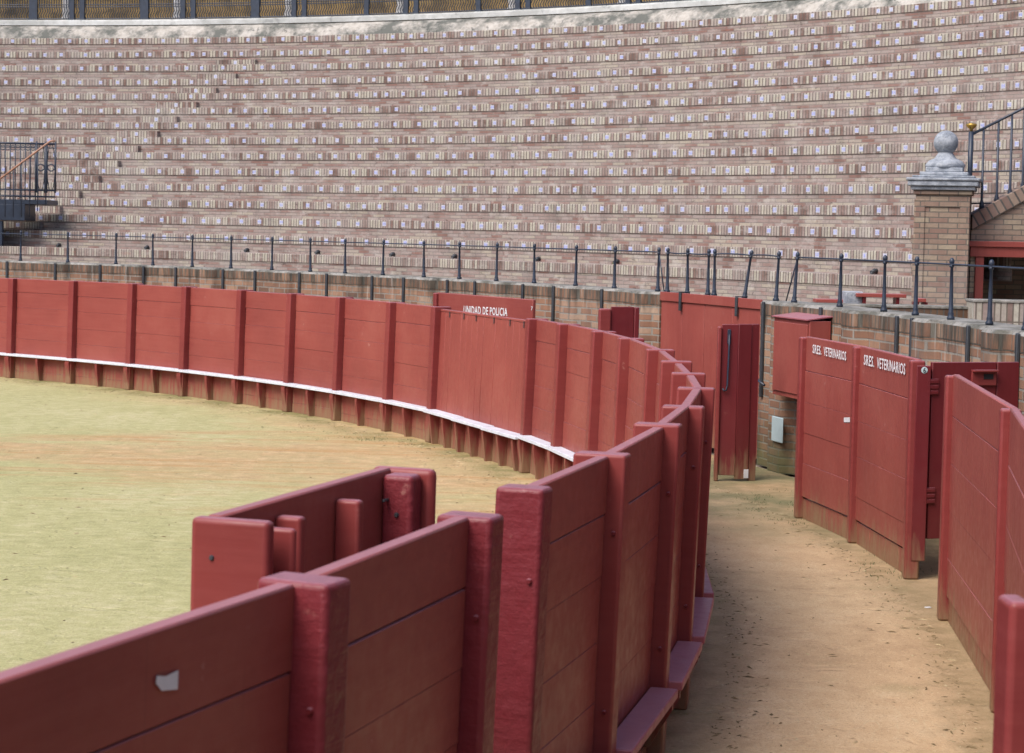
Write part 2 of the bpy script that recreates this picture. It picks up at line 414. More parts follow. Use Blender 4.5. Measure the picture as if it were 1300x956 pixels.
# scattered straw, clods on the sand
def bits(name,spec,m,label):
    bm=bm_new()
    for p,s in spec:
        a=random.random()*PI; u=Vector((math.cos(a),math.sin(a),0)); v=Vector((-math.sin(a),math.cos(a),0))
        l=s*random.uniform(.5,1.8); w=s*random.uniform(.2,.5); h=s*random.uniform(.15,.45)
        q=[p+u*l-v*0,p+v*w,p-u*l,p-v*w]; q=[bm.verts.new(x+Z3*.001) for x in q]; t=bm.verts.new(p+Z3*h)
        for i in range(4): bm.faces.new([q[i],q[(i+1)%4],t])
    o=link(name,bm,m); tag(o,label,None,kind='stuff'); o['category']='debris'; return o
sp=[];sp2=[]
for i in range(6500):
    th=random.uniform(math.radians(-35),math.radians(70)); 
    if random.random()<.55: R=21.24-abs(random.gauss(0,.35))-.22
    else: R=random.uniform(12,21)
    (sp if random.random()<.6 else sp2).append((P(th,R),random.choice((.006,.008,.011,.015,.02))*random.uniform(.7,1.2)))
for i in range(5200):
    th=random.uniform(math.radians(-32),math.radians(25)); q=random.random()
    R=21.5+abs(random.gauss(0,.13)) if q<.45 else (22.85-abs(random.gauss(0,.13)) if q<.8 else random.uniform(21.5,22.9))
    (sp if random.random()<.65 else sp2).append((P(th,R),random.choice((.005,.008,.012,.02))*random.uniform(.6,1.2)))
bits('sand_clods',sp,STRAW,'dark clods and crumbs scattered over the sand')
bits('straw_bits',sp2,STRAW2,'pale straw bits scattered over the sand')
# weeds (grass wisps) along feet of the screens
bm=bm_new()
def tuft(p,n,h,spread):
    for i in range(n):
        a=random.random()*2*PI; b=p+Vector((random.gauss(0,spread),random.gauss(0,spread),0)); d=Vector((math.cos(a),math.sin(a),0)); hh=h*random.uniform(.4,1)
        w=Vector((-d.y,d.x,0))*.003
        bm.faces.new([bm.verts.new(b-w),bm.verts.new(b+w),bm.verts.new(b+d*hh*.5+Z3*hh)])
for (x,y,n) in ((985,645,120),(970,650,90),(1000,640,80),(1128,722,50),(1105,705,40),(1145,735,40),(1010,590,70),(975,595,40),(1185,765,30),(395,545,40),(450,556,90),(470,560,90),(425,550,40)):
    c=W(x,y,0)
    for j in range(5): tuft(c+Vector((random.gauss(0,.25),random.gauss(0,.35),0)),n//4,.022,.07)
o=link('grass_tufts',bm,WEED); tag(o,'thin green grass wisps growing at the feet of the red screens','grass',kind='stuff')
# ------------------------------------------------------------------ barrier fence (barrera)
RB=21.30; H=1.6; SH=.028
def frame_at(p,q=None,tangent=None,shear=SH):
    rad_=(p-CEN); rad_.z=0; V=rad_.normalized()
    if tangent is None: U=Vector((-V.y,V.x,0))
    else: U=tangent.normalized(); V=Vector((U.y,-U.x,0)); V = V if V.dot(rad_)>0 else -V
    return Frame(Vector((p.x,p.y,0)),U,V,shear)
def add_post(parent,p,wid=.115,vin=.12,vout=.10,top=1.604,mat=REDP,bolts=True,bev=.013,lump=False,shear=SH,bot=0):
    fr=frame_at(p,shear=shear); bm=bm_new()
    if lump:
        # uneven, many-times painted timber
        box(bm,fr,-wid/2,wid/2,-vin,vout,bot,top,bev,0,3)
    else: box(bm,fr,-wid/2,wid/2,-vin,vout,bot,top,bev,0,3)
    o=link('post',bm,mat,parent)
    if bolts:
        for z in (.55,1.28):
            bm=bm_new(); c=fr(-wid/2,vout-.035,z); lathe_dir(bm,c,-fr.U,.011,.010)
            link('bolt',bm,REDD,o)
    return o
def lathe_dir(bm,c,d,r,h,n=8):
    a=d.orthogonal().normalized(); b=d.cross(a)
    A=[bm.verts.new(c+a*(r*math.cos(2*PI*k/n))+b*(r*math.sin(2*PI*k/n))) for k in range(n)]
    B=[bm.verts.new(c+d*h+a*(r*.7*math.cos(2*PI*k/n))+b*(r*.7*math.sin(2*PI*k/n))) for k in range(n)]
    bm.faces.new(A);bm.faces.new(B)
    for k in range(n): bm.faces.new([A[k],A[(k+1)%n],B[(k+1)%n],B[k]])
def seg_frame(A,B,shear=SH):
    d=B-A; L=d.length; return frame_at(A,tangent=d,shear=shear),L
def add_panel(parent,A,B,top=1.6,bot=.0,mat=RED,th=.055,plank=.245,shear=SH,name='panel',gap=.004,jit=.003,g0=.004):
    fr,L=seg_frame(A,B,shear); bm=bm_new(); z=top; first=True
    while z>bot+.02:
        h=plank*random.uniform(.9,1.1)
        z2=max(bot,z-h)
        if z2-bot<.1: z2=bot
        j=random.uniform(-jit,jit)
        box(bm,fr,g0 if not first else gap,L-gap,-th/2+j,th/2+j,z2+.0006,z-.0006,.002 if not first else .007,0,1)
        z=z2; first=False
    return link(name,bm,mat,parent)
def wedge(bm,fr,u,wd=.05,zt=.358,vo=-.15,vi=-.028):
    pts=[fr(u-wd/2,vi,zt),fr(u-wd/2,vo,zt),fr(u-wd/2,vo,zt-.06),fr(u-wd/2,vi-.075,.0),fr(u-wd/2,vi,.0)]
    poly(bm,pts,fr.U*wd)
def add_step(parent,A,B,inner=True,zt=.395,dz=0):
    fr,L=seg_frame(A,B)
    bm=bm_new(); box(bm,fr,-.002,L+.002,-.165,-.0885 if False else -.03,zt-.036+dz,zt+dz,.004,0,1)
    o=link('step',bm,WSTEP,parent); o['label']='white painted foot board'
    return fr,L
def add_bracket(parent,fr,u,wd=.05):
    bm=bm_new(); wedge(bm,fr,u,wd); return link('bracket',bm,REDP,parent)
def add_inner_step(parent,A,B):
    fr,L=seg_frame(A,B); bm=bm_new()
    box(bm,fr,.07,L-.07,.03,.165,.325,.37,.006,0,1)
    o=link('alley_step',bm,LSTEP,parent); o['label']='faded pink step board on the alley side'
    for u in (.12,L-.12):
        bm=bm_new()
        pts=[fr(u-.02,.03,.324),fr(u-.02,.15,.324),fr(u-.02,.15,.28),fr(u-.02,.05,.1),fr(u-.02,.03,.1)]
        poly(bm,pts,fr.U*.04)
        link('step_support',bm,REDP,o)
def onR(p,R=RB):
    d=(p-CEN); d.z=0; return CEN+d.normalized()*R
# posts, from far left to the near end; far ones by photo column
far_x=[20.4,97.8,173,241.5,312,376,438.5,503.5,561]
th_far=[th_at(x,RB,1.6) for x in far_x]
dth=(th_far[0]-th_far[1])
thl=[th_far[0]+dth*k*.95 for k in (4,3,2,1)]
ptsC=[P(t,RB) for t in thl]+[P(t,RB) for t in th_far]
gR=P(th_at(683,RB,1.6),RB)
ptsB=[gR]+[P(th_at(x,RB,1.6),RB) for x in (723,768,802.4)]
for x,y in ((839.8,443),(860.5,459),(876,474.6),(886,491),(870,514),(838,538),(768,574),(663,617)):
    q=W(x,y,1.6); ptsB.append(Vector((q.x,q.y,0)))
def fence(name,label,pts,special=None,ends=(1,1),lump_end=None,inner=False,brk=True):
    base=pts[len(pts)//2]
    t=thing(name,label,'fence',Vector((base.x,base.y,0)),'red plank barrier round the sand')
    n=len(pts)
    for i,p in enumerate(pts):
        if special and i in special: add_post(t,p,**special[i])
        else: add_post(t,p,wid=.115+random.uniform(-.01,.01),top=1.603+random.uniform(-.01,.004))
    for i in range(n-1):
        A,B=pts[i],pts[i+1]
        add_panel(t,A,B,top=1.594+random.uniform(-.004,.004),g0=.07)
        fr,L=add_step(t,A,B)
        add_bracket(t,fr,L/2,.05)
        add_bracket(t,fr,-.0 if i==0 else .0,.10)
        if inner: add_inner_step(t,A,B)
    return t
fence('barrier_fence','long red plank barrier with white foot board, left of the double gate',ptsC)
big=dict(wid=.12,vin=.08,vout=.098,top=1.60,mat=REDL,lump=True,bev=.018)
fence('barrier_fence','red plank barrier curving from the double gate to the lumpy post beside the opening',ptsB,{len(ptsB)-1:big},inner=True)
# near stretch left of the opening
flat=lambda q:Vector((q.x,q.y,0))
nA=[flat(W(594,650,1.6)),flat(W(378,732,1.6)),flat(W(-10,856,1.6))]
nA[2]=nA[1]+(nA[2]-nA[1])*1.4
nA.append(nA[2]+(nA[2]-nA[1])*.9+Vector((-.12,0,0)))
bigA=dict(wid=.13,vin=.085,vout=.125,top=1.60,mat=REDL,lump=True,bev=.018)
bigA0=dict(wid=.12,vin=.085,vout=.105,top=1.595,mat=REDL,lump=True,bev=.018)
tA=fence('barrier_fence','nearest red plank barrier in the foreground, up to the gap behind the low shield',nA,{0:bigA0,1:bigA},inner=True)
# torn white sticker on the nearest panel
fr,L=seg_frame(nA[1],nA[2])
c=W(211,860,1.50); 
def face_pt(x,y,fr,v):
    # intersect photo ray with the plane (fr.O + V*v), ignoring shear
    d=ray(x,y); n=fr.V; o=fr(0,v,1.5)
    t=(o-CAM).dot(n)/d.dot(n); return CAM+d*t
bm=bm_new(); q=[face_pt(x,y,fr,.031) for x,y in ((198,868),(199,858),(211,858.5),(226,851),(225,875),(205,877))]
poly(bm,q,fr.V*.0012); o=link('sticker',bm,WHITEP,tA); o['label']='torn white sticker'
# ---------------- double gate of the barrier
gL=ptsC[-1]
t=thing('barrier_gate','red double gate of upright boards in the ring barrier with staggered white foot boards','gate',Vector(((gL.x+gR.x)/2,(gL.y+gR.y)/2,0)))
GL=gL+(gR-gL).normalized()*.06; GR=gR-(gR-gL).normalized()*.06
fr,L=seg_frame(GR,GL,SH*1.2)
for k in range(2):
    a=k*L/2; b=(k+1)*L/2; bm=bm_new(); u=a+.006; nb=8; w=(b-a-.012)/nb
    for i in range(nb):
        j=random.uniform(-.002,.002)
        box(bm,fr,u+.001,u+w-.001,-.03+j,.0+j,.0,1.545+(.0),.003,0,1); u+=w
    box(bm,fr,a+.006,b-.006,.001,.05,1.3,1.42,.004); box(bm,fr,a+.006,b-.006,.001,.05,.3,.42,.004)
    leaf=link('gate_leaf',bm,REDV,t)
    bm=bm_new(); box(bm,fr,a+.004,b-.004,-.036,.006,1.546,1.575,.006,0,1); link('top_rail',bm,REDV,leaf)
    bm=bm_new()
    for u in (a+.22,a+.62,a+1.1): box(bm,fr,u,u+.016,-.042,-.0365,1.49,1.56,.001)
    link('iron_clip',bm,IRONG,leaf)
nst=3
for k in range(nst):
    bm=bm_new(); a=k*L/nst; b=(k+1)*L/nst; dz=[-.014,-.006,.0][k]
    box(bm,fr,a-.01 if k else a-.05,b+.01,-.185,-.031,.36+dz,.395+dz,.004,0,1); o=link('step',bm,WSTEP,t); o['label']='white painted foot board'
for k in range(7):
    add_bracket(t,fr,.12+k*(L-.24)/6,.05)
# ---------------- low shield (burladero) in front of the opening
a=W(270,654,1.6); b=W(489,593,1.6)
t=thing('bullring_shield','free standing red plank shield on the sand in front of the barrier opening','shield',Vector(((a.x+b.x)/2,(a.y+b.y)/2,0)))
A=Vector((a.x,a.y,0)); B=Vector((b.x,b.y,0))
fr,L=seg_frame(A,B,.01)
add_panel(t,A,B,top=1.6,bot=0,th=.05,shear=.01,plank=.42)
bm=bm_new(); box(bm,fr,-.06,-.004,-.045,.215,0,1.6,.018,0,3); o=link('end_board',bm,REDP,t)
bm=bm_new(); lathe_dir(bm,fr(-.06,.03,1.48),-fr.U,.009,.006); link('bolt',bm,IRONG,o)
bm=bm_new(); box(bm,fr,L+.004,L+.06,-.06,.19,0,1.6,.025,0,3); link('end_board',bm,REDP,t)
bm=bm_new(); box(bm,fr,L-.10,L+.002,.027,.15,0,1.585,.02,0,3); o=link('lumpy_post',bm,REDL,t)
bm=bm_new(); lathe_dir(bm,fr(L-.10,.09,1.44),-fr.U,.01,.008); box(bm,fr,L-.145,L-.1,.05,.06,1.49,1.5,.002); link('bolt',bm,IRONG,o)
for u,top in ((.06,1.565),(.38,1.55),(.86,1.545)):
    bm=bm_new(); w=.05 if u>.1 else .03; box(bm,fr,u,u+w,.027,.12 if u>.1 else .245,0,top,.014,0,3); link('batten',bm,REDP,t)
# ---------------- alley screens (burladeros)
RS=22.95; HS=1.62
def screen(label,pts,top=HS,bot=.2,vin=.07,name='alley_screen',mat=REDV,pm=REDP,grp='red plank screens standing in the service alley',posts=None,kick=True):
    base=pts[0]; t=thing(name,label,'screen',Vector((base.x,base.y,0)),grp)
    for i,p in enumerate(pts):
        if posts is None or i in posts: add_post(t,p,wid=.085,vin=vin,vout=.04,top=top-.008,mat=pm,bev=.016,shear=.0,bolts=False)
    for i in range(len(pts)-1):
        add_panel(t,pts[i],pts[i+1],top=top,bot=bot,mat=mat,th=.045,plank=.3,shear=0)
        if kick:
            fr,L=seg_frame(pts[i],pts[i+1],0); bm=bm_new(); u=.03
            while u<L-.05:
                w=min(random.uniform(.25,.5),L-.03-u); box(bm,fr,u+.002,u+w-.002,-.006,.03,0,bot-.012-random.uniform(0,.012),.003,0,1); u+=w
            link('kickboard',bm,RED,t)
    return t
def rs(x,y,top=HS):
    q=W(x,y,top); return Vector((q.x,q.y,0))
V1,V2,V3=rs(1025,427),rs(1094,439),rs(1167,456)
vet=screen('red alley screen lettered SRES. VETERINARIOS twice in white',[V3,V2,V1])
def letter_on(A,B,s,x0,y0_,x1,y1,parent,v=-.0255,h=.07,shear=0,name='lettering'):
    fr,L=seg_frame(A,B,shear); fr.O=A
    d=(B-A).normalized()
    p0=face_pt(x0,y0_,fr,v-.006 if v<0 else v+.006); p1=face_pt(x1,y1,fr,v-.006 if v<0 else v+.006)
    X=(p1-p0); Lx=X.length
    text_mesh(name,s,p0,X.normalized(),Z3,h,Lx,WLET,parent,0)
letter_on(V1,V2,'SRES.',1031.5,448.3,1042.6,450.8,vet,h=.078); letter_on(V1,V2,'VETERINARIOS',1045.5,451.4,1074,458.2,vet,h=.078)
letter_on(V2,V3,'SRES.',1096.5,463.2,1109.6,466.4,vet,h=.085); letter_on(V2,V3,'VETERINARIOS',1113,467.2,1149,476,vet,h=.085)
fr,L=seg_frame(V1,V2,0)
def sticker(parent,fr,v,x0,y0_,x1,y1,mat=WHITEP,n='sticker',th=.0015):
    q=[face_pt(x,y,fr,v) for x,y in ((x0,y0_),(x1,y0_),(x1,y1),(x0,y1))]
    bm=bm_new(); poly(bm,q,fr.V*(-th if v<0 else th)); return link(n,bm,mat,parent)
o=sticker(vet,fr,-.027,1071.5,530,1079,536); o['label']='small white printed sticker'
# end return of the vets' screen with hinge and number 6
fr3=Frame(V3,Vector((1,-.06,0)).normalized(),Vector((0,1,0)),0)
bm=bm_new(); E0=D(1163,470,V3.y-.02); E1=D(1181,470,V3.y-.02)
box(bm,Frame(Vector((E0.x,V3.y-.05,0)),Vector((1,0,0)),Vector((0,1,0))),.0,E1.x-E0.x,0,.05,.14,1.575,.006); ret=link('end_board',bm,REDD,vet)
q=Vector((D(1169.5,472,V3.y-.055).x,V3.y-.0525,D(1169.5,472,V3.y-.055).z))
bm=bm_new(); lathe_dir(bm,q+Vector((.024,0,.012)),Vector((0,-1,0)),.024,.0015,16); o=link('number_disc',bm,PLATE,ret)
text_mesh('number','6',q+Vector((.014,-.002,-.008)),Vector((1,0,0)),Z3,.04,.02,DARK,o,.001)
# door across the passage behind the vets' screen
YD=V3.y-.02
dl=D(1184,468,YD); dr=D(1294,474,YD+.25)
t=thing('alley_door','dark red board door closing the gap between the lettered screen and the brick wall','door',Vector((dl.x,YD,0)))
Ud=Vector((dr.x-dl.x,.25,0)).normalized(); Ld=(Vector((dr.x,dr.y,0))-Vector((dl.x,dl.y,0))).length
frd=Frame(Vector((dl.x,YD,0)),Ud,Vector((-Ud.y,Ud.x,0)),0)
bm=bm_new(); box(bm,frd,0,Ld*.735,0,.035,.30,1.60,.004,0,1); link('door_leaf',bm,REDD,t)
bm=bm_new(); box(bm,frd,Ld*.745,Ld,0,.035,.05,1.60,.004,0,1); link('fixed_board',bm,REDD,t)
bm=bm_new(); box(bm,frd,Ld*.44,Ld*.72,-.05,-.001,1.53,1.545,.002); box(bm,frd,Ld*.44,Ld*.72,-.02,-.001,1.43,1.529,.002); o=link('ledge',bm,REDP,t)
bm=bm_new(); box(bm,frd,Ld*.57,Ld*.68,-.0235,-.0205,1.475,1.515,.001); link('slot',bm,DARK,o)
for z in (1.42,.62):
    bm=bm_new(); box(bm,frd,-.05,.05,-.012,-.001,z-.06,z+.06,.003); 
    for k in (-1,0,1): box(bm,frd,-.045,.045,-.018,-.0125,z+k*.04-.012,z+k*.04+.012,.002)
    link('hinge',bm,REDD,t)
# next screen on the right
S1,S2=rs(1214,475),rs(1287,517)
S3=P(math.atan2(S2.y-CY,S2.x-CX)-.105,RS+.1)
scr=screen('unlettered pink-red alley screen at the right edge, its planks running down toward the camera',[S3,S2,S1],bot=.17)
# nearest screen end at the lower right corner
n0=W(1295,762,1.62); t=thing('alley_screen','blurred red screen end in the lower right corner, cropped by the frame','screen',Vector((n0.x,n0.y,0)),'red plank screens standing in the service alley')
frn=Frame(Vector((n0.x,n0.y,0)),Vector((1,.05,0)).normalized(),Vector((-.05,1,0)).normalized(),0)
bm=bm_new(); box(bm,frn,-.032,.028,-.03,.09,0,1.62,.016,0,3); link('post',bm,REDP,t)
bm=bm_new(); box(bm,frn,.03,.75,.0,.05,.18,1.60,.01,0,2); link('panel',bm,REDV,t)
# small screen seen over the barrier
a1=th_at(776,RS,1.62); a0=th_at(758,RS,1.62); pA=P(a1,RS)
t=thing('alley_screen','small plain red screen showing over the curved barrier before the brick wall','screen',Vector((pA.x,pA.y,0)),'red plank screens standing in the service alley')
xa,xb=D(776,395,pA.y).x,D(812,395,pA.y).x
frn=Frame(Vector((xa,pA.y,0)),Vector((1,.12,0)).normalized(),Vector((-.12,1,0)).normalized(),0)
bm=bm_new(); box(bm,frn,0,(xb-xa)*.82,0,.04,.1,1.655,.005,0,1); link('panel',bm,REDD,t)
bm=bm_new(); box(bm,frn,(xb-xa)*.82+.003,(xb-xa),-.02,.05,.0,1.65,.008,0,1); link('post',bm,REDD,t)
xc=D(760,397,pA.y).x
bm=bm_new(); box(bm,frn,-(xa-xc),-.003,-.03,.06,0,1.63,.02,0,2); link('end_board',bm,REDP,t)
# police screen
pa=P(th_at(557,RS,1.65),RS); pb=P(th_at(679,RS,1.65),RS)
pol=screen('red alley screen lettered UNIDAD DE POLICIA behind the double gate',[pa,pb],top=1.655,posts=[0],mat=RED)
letter_on(pa,pb,'UNIDAD DE POLICIA',588.5,398,644,401.5,pol,h=.105)
fr,L=seg_frame(pa,pb,0); fr.O=pa
sp_=face_pt(674,394,fr,-.03); dd_=(pb-pa).normalized(); text_mesh('number','7',sp_,dd_,Z3,.05,.045,WHITEP,pol,0)
# hinged boards with the hook (end of the next screen)
Yh=W(925,611,0).y
xl,xm,xr=[D(x,500,Yh).x for x in (909,936,964)]
t=thing('alley_door','tall dark red board pair with a hanging black hook before the red wall gate','door',Vector((xm,Yh,0)))
f1=Frame(Vector((xl,Yh,0)),Vector((1,0,0)),Vector((0,1,0)),0)
bm=bm_new(); box(bm,f1,0,.04,-.03,.05,0,1.575,.012,0,2); link('post',bm,REDP,t)
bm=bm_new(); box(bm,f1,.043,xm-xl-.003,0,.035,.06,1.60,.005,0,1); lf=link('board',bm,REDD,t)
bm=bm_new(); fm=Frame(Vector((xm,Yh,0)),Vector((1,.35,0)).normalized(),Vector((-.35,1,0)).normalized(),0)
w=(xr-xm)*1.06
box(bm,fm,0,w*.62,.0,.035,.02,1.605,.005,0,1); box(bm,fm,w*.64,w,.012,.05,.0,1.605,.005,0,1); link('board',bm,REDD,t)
bm=bm_new(); box(bm,f1,.10,.135,-.012,-.001,1.40,1.55,.004); 
tube(bm,[f1(.118,-.02,1.5),f1(.118,-.025,1.35),f1(.108,-.025,.98),f1(.10,-.03,.93),f1(.075,-.03,.925),f1(.065,-.03,.95)],.010,6); link('hook',bm,IRON,lf)
bm=bm_new(); box(bm,fm,w*.40,w*.62,-.006,-.001,.03,.12,.002); o=link('sticker',bm,WHITEP,t); o['label']='dirty white patch at the foot'
# ------------------------------------------------------------------ brick wall round the alley
RW=24.0; ZW=1.80
thG0=th_at(838,RW,1.8); thG1=th_at(966,RW,1.8,math.radians(0))
def pier_f(s,per,wd=.42):
    # bulge profile
    q=(s/per)%1; x=abs(q-.5)*per
    e=wd/2
    if x<e-.07: return 1.
    if x<e: 
        t=(x-(e-.07))/.07; return math.sqrt(max(0,1-t*t))
    return 0.
def ring_wall(name,label,t0,t1,phase,per):
    mid=(t0+t1)/2; base=P(mid,RW)
    t=thing(name,label,'wall',Vector((base.x,base.y,0)),'brick wall round the service alley')
    n=int((t1-t0)*RW/.035)
    def prof(z0_,z1,mat,nm,d0,top=True):
        bm=bm_new(); Rr=[]
        zs=[z0_,z1]
        for i in range(n+1):
            th=t0+(t1-t0)*i/n; r=RW-.12*pier_f(th*RW+phase,per)-d0
            Rr.append([bm.verts.new(P(th,r,z0_)),bm.verts.new(P(th,r,z1-(.03 if nm=='coping' else .001))),bm.verts.new(P(th,r+(.03 if nm=='coping' else .001),z1)),bm.verts.new(P(th,RW+.42,z1)),bm.verts.new(P(th,RW+.42,z0_))])
        for i in range(n):
            for k in range(4):
                if not top and k in(1,2): pass
                f=bm.faces.new([Rr[i][k],Rr[i+1][k],Rr[i+1][k+1],Rr[i][k+1]]); f.smooth=(k==0)
                f.material_index=1 if k in (1,2) else 0
        for q in (Rr[0],Rr[-1]): bm.faces.new(q)
        uv_ring(bm,RW,dv=(z0_ if nm=='coping' else 0)-.001)
        return link(nm,bm,mat,t)
    prof(0,ZW-.16,[B_WALL,B_WALL],'wall_face',0)
    prof(ZW-.16,ZW,[B_COP,S_TOP],'coping',.004)
    return t
per=1.93
# phase so that a pier sits at photo column 1180 and 1278
tp=th_at(1180,RW,1.5,math.radians(-10)); tp2=th_at(1278,RW,1.5,math.radians(-10)); tp0=th_at(1097,RW,1.5,math.radians(-10))
per=((tp0-tp2)*RW)/2
ph=-(tp*RW)+per/2
wR=ring_wall('brick_wall','orange brick wall with rounded piers at the right, behind the lettered screens',math.radians(-32),thG1,ph,per)
wL=ring_wall('brick_wall','orange brick wall with rounded piers running behind the far barrier on the left',thG0,math.radians(78),ph,per)
def straps(parent,xs,zb=.9,R=RW,wd=.045):
    for x in xs:
        th=th_at(x,R,1.7,math.radians(-20)); p=P(th,R); fr=Frame(Vector((p.x,p.y,0)),Vector((-math.sin(th),math.cos(th),0)),Vector((math.cos(th),math.sin(th),0)),0)
        d=.12*pier_f(th*RW+ph,per)
        bm=bm_new(); box(bm,fr,-wd/2,wd/2,-.035-d,-.004-d,zb,ZW-.01,.008,0,2)
        link('iron_strap',bm,IRONG,parent)
straps(wL,(9.7,77,128,184.6,224,284,324.7,381,415.7,473.4,513.4,569,604,665,704,765.5,804.7))
straps(wR,(971,1044,1080,1141,1160,1231.7,1260.5,1295),zb=.75)
# pipe, cable and enamel plate on the wall by the cabinet
def wall_fr(x,R=RW,z=1.2):
    th=th_at(x,R,z,math.radians(-20)); p=P(th,R); return Frame(Vector((p.x,p.y,0)),Vector((-math.sin(th),math.cos(th),0)),Vector((math.cos(th),math.sin(th),0)),0),th
fr,th=wall_fr(967,RW,.9)
bm=bm_new(); tube(bm,[fr(.0,-.10,.25),fr(0,-.10,.6),fr(0,-.10,.92),fr(-.1,-.11,.95),fr(-.3,-.11,.90)],.014,6); link('drain_pipe',bm,IRON,wR)
fr,th=wall_fr(1003,RW,.6)
pz=[D(997,y,fr.O.y).z for y in (529,561)]
bm=bm_new(); box(bm,fr,-.14,.14,-.15,-.132,pz[1],pz[0],.01); o=link('enamel_plate',bm,PLATE,wR)
# red cabinet on the wall
fr,th=wall_fr(1012,RW,1.2)
t=thing('wall_cabinet','red painted metal cabinet fixed to the brick wall, left of the lettered screen','cabinet',fr(0,0,0.82))
far_c=th_at(989,RW-.2,1.65,math.radians(-20)); near_c=th_at(1028,RW-.25,1.65,math.radians(-20))
L=(far_c-near_c)*RW; pn=P(near_c,RW); fr=Frame(Vector((pn.x,pn.y,0)),Vector((-math.sin((near_c+far_c)/2),math.cos((near_c+far_c)/2),0)),Vector((math.cos((near_c+far_c)/2),math.sin((near_c+far_c)/2),0)),0)
bm=bm_new(); box(bm,fr,0,L,-.25,-.02,.85,1.66,.006); link('body',bm,REDV,t)
bm=bm_new(); box(bm,fr,.03,L-.03,-.266,-.252,.90,1.62,.004); link('door',bm,REDV,t)
bm=bm_new(); pts=[fr(-.006,-.28,1.663),fr(-.006,-.0,1.70),fr(-.006,-.0,1.712),fr(-.006,-.28,1.675)]; poly(bm,pts,fr.U*(L+.012)); link('lid',bm,LSTEP,t)
# red double gate filling the gap in the wall
gm=(thG0+thG1)/2; gp=P(gm,RW); t=thing('wall_gate','tall red board gate filling the gap in the brick wall under the railing','gate',Vector((gp.x,gp.y,0)))
thS=th_at(893,RW,1.8,math.radians(0))
for (ta,tb,xs) in ((thG0,thS,865),(thS,thG1,937)):
    A=P(ta,RW+.02); B=P(tb,RW+.02); fr,L=seg_frame(B,A,0); fr.O=Vector((B.x,B.y,0))
    bm=bm_new(); nb=2; 
    for i in range(nb): box(bm,fr,.004+i*(L-.008)/nb+.001,.004+(i+1)*(L-.008)/nb-.001,0,.05,.05,1.80,.003,0,1)
    lf=link('gate_leaf',bm,REDV,t)
    bm=bm_new(); box(bm,fr,.0,L,-.02,-.001,1.70,1.81,.005); link('top_rail',bm,REDV,lf)
    thx=th_at(xs,RW,1.75,math.radians(0)); u=(P(thx,RW)-Vector((B.x,B.y,0))).dot(fr.U)
    bm=bm_new(); box(bm,fr,u-.025,u+.025,-.04,-.022,1.60,1.815,.005); box(bm,fr,u-.025,u+.025,-.04,.08,1.816,1.826,.002); link('iron_strap',bm,IRONG,lf)
# ------------------------------------------------------------------ railings on the wall
RR=RW+.13
def rail_post(parent,x,lean=0,zb=ZW,h=.52,R=RR,k=.8):
    th=th_at(x,R,ZW,math.radians(-20)); p=P(th,R,zb+.001)
    bm=bm_new()
    prof=[(.042,0),(.044,.02),(.03,.035),(.034,.05),(.026,.07),(.021,.28),(.016,.455),(.026,.462),(.028,.475),(.018,.483),(.027,.497),(.030,.512),(.023,.53),(.012,.541),(.002,.543)]
    lathe(bm,p,[(r*k,z*h/.52) for r,z in prof],10)
    if lean:
        for v in bm.verts: v.co.x+=lean*(v.co.z-zb)
    link('rail_post',bm,IRON,parent)
    return Vector((p.x+lean*(h-.05),p.y,zb+h-.075*1))
def railing(label,xs,leans={},stay=None,sag=0,grp='iron railings on top of the brick wall'):
    th=th_at(xs[len(xs)//2],RR,ZW,math.radians(-20)); p=P(th,RR,ZW)
    t=thing('iron_railing',label,'railing',p,grp)
    tops=[rail_post(t,x,leans.get(x,random.uniform(-.012,.012))) for x in xs]
    bm=bm_new(); pts=[]
    for i in range(len(tops)-1):
        for k in range(6):
            f=k/6; q=tops[i].lerp(tops[i+1],f); q.z-=sag*4*f*(1-f); pts.append(q)
    pts.append(tops[-1]); tube(bm,[q+Z3*.04 for q in pts],.0085,5); link('rail',bm,IRON,t)
    if stay:
        a,b=stay; bm=bm_new(); tube(bm,[a,b],.008,5); link('stay_rod',bm,IRON,t)
    return t,tops
lx=[-95,-34,26,86,147,194,244,293,345,394,438,486,538,583,630,678,730.6,779.7,835]
t1,tp1=railing('long dark iron railing on the left brick wall, ending at the red wall gate',lx)
bm=bm_new(); q=tp1[-1]; thx=th_at(843,RR,ZW); tube(bm,[q+Z3*.03,P(thx,RR,ZW+.01)],.008,5); link('stay_rod',bm,IRON,t1)
railing('short iron railing of three posts over the left leaf of the red wall gate',[847,872.5,898.5],sag=.01)
railing('short iron railing of three posts over the right leaf, its middle post leaning',[906.6,945,985],{945:.13,985:.04},sag=-.01)
t4,tp4=railing('iron railing on the right brick wall in front of the brick pillar',[1008,1066,1122,1162,1207,1256,1302,1350],{1008:.05})
bm=bm_new(); q=tp4[0]; thx=th_at(998,RR,ZW,math.radians(-10)); tube(bm,[q+Z3*.03,P(thx,RR,ZW+.01)],.008,5); link('stay_rod',bm,IRON,t4)
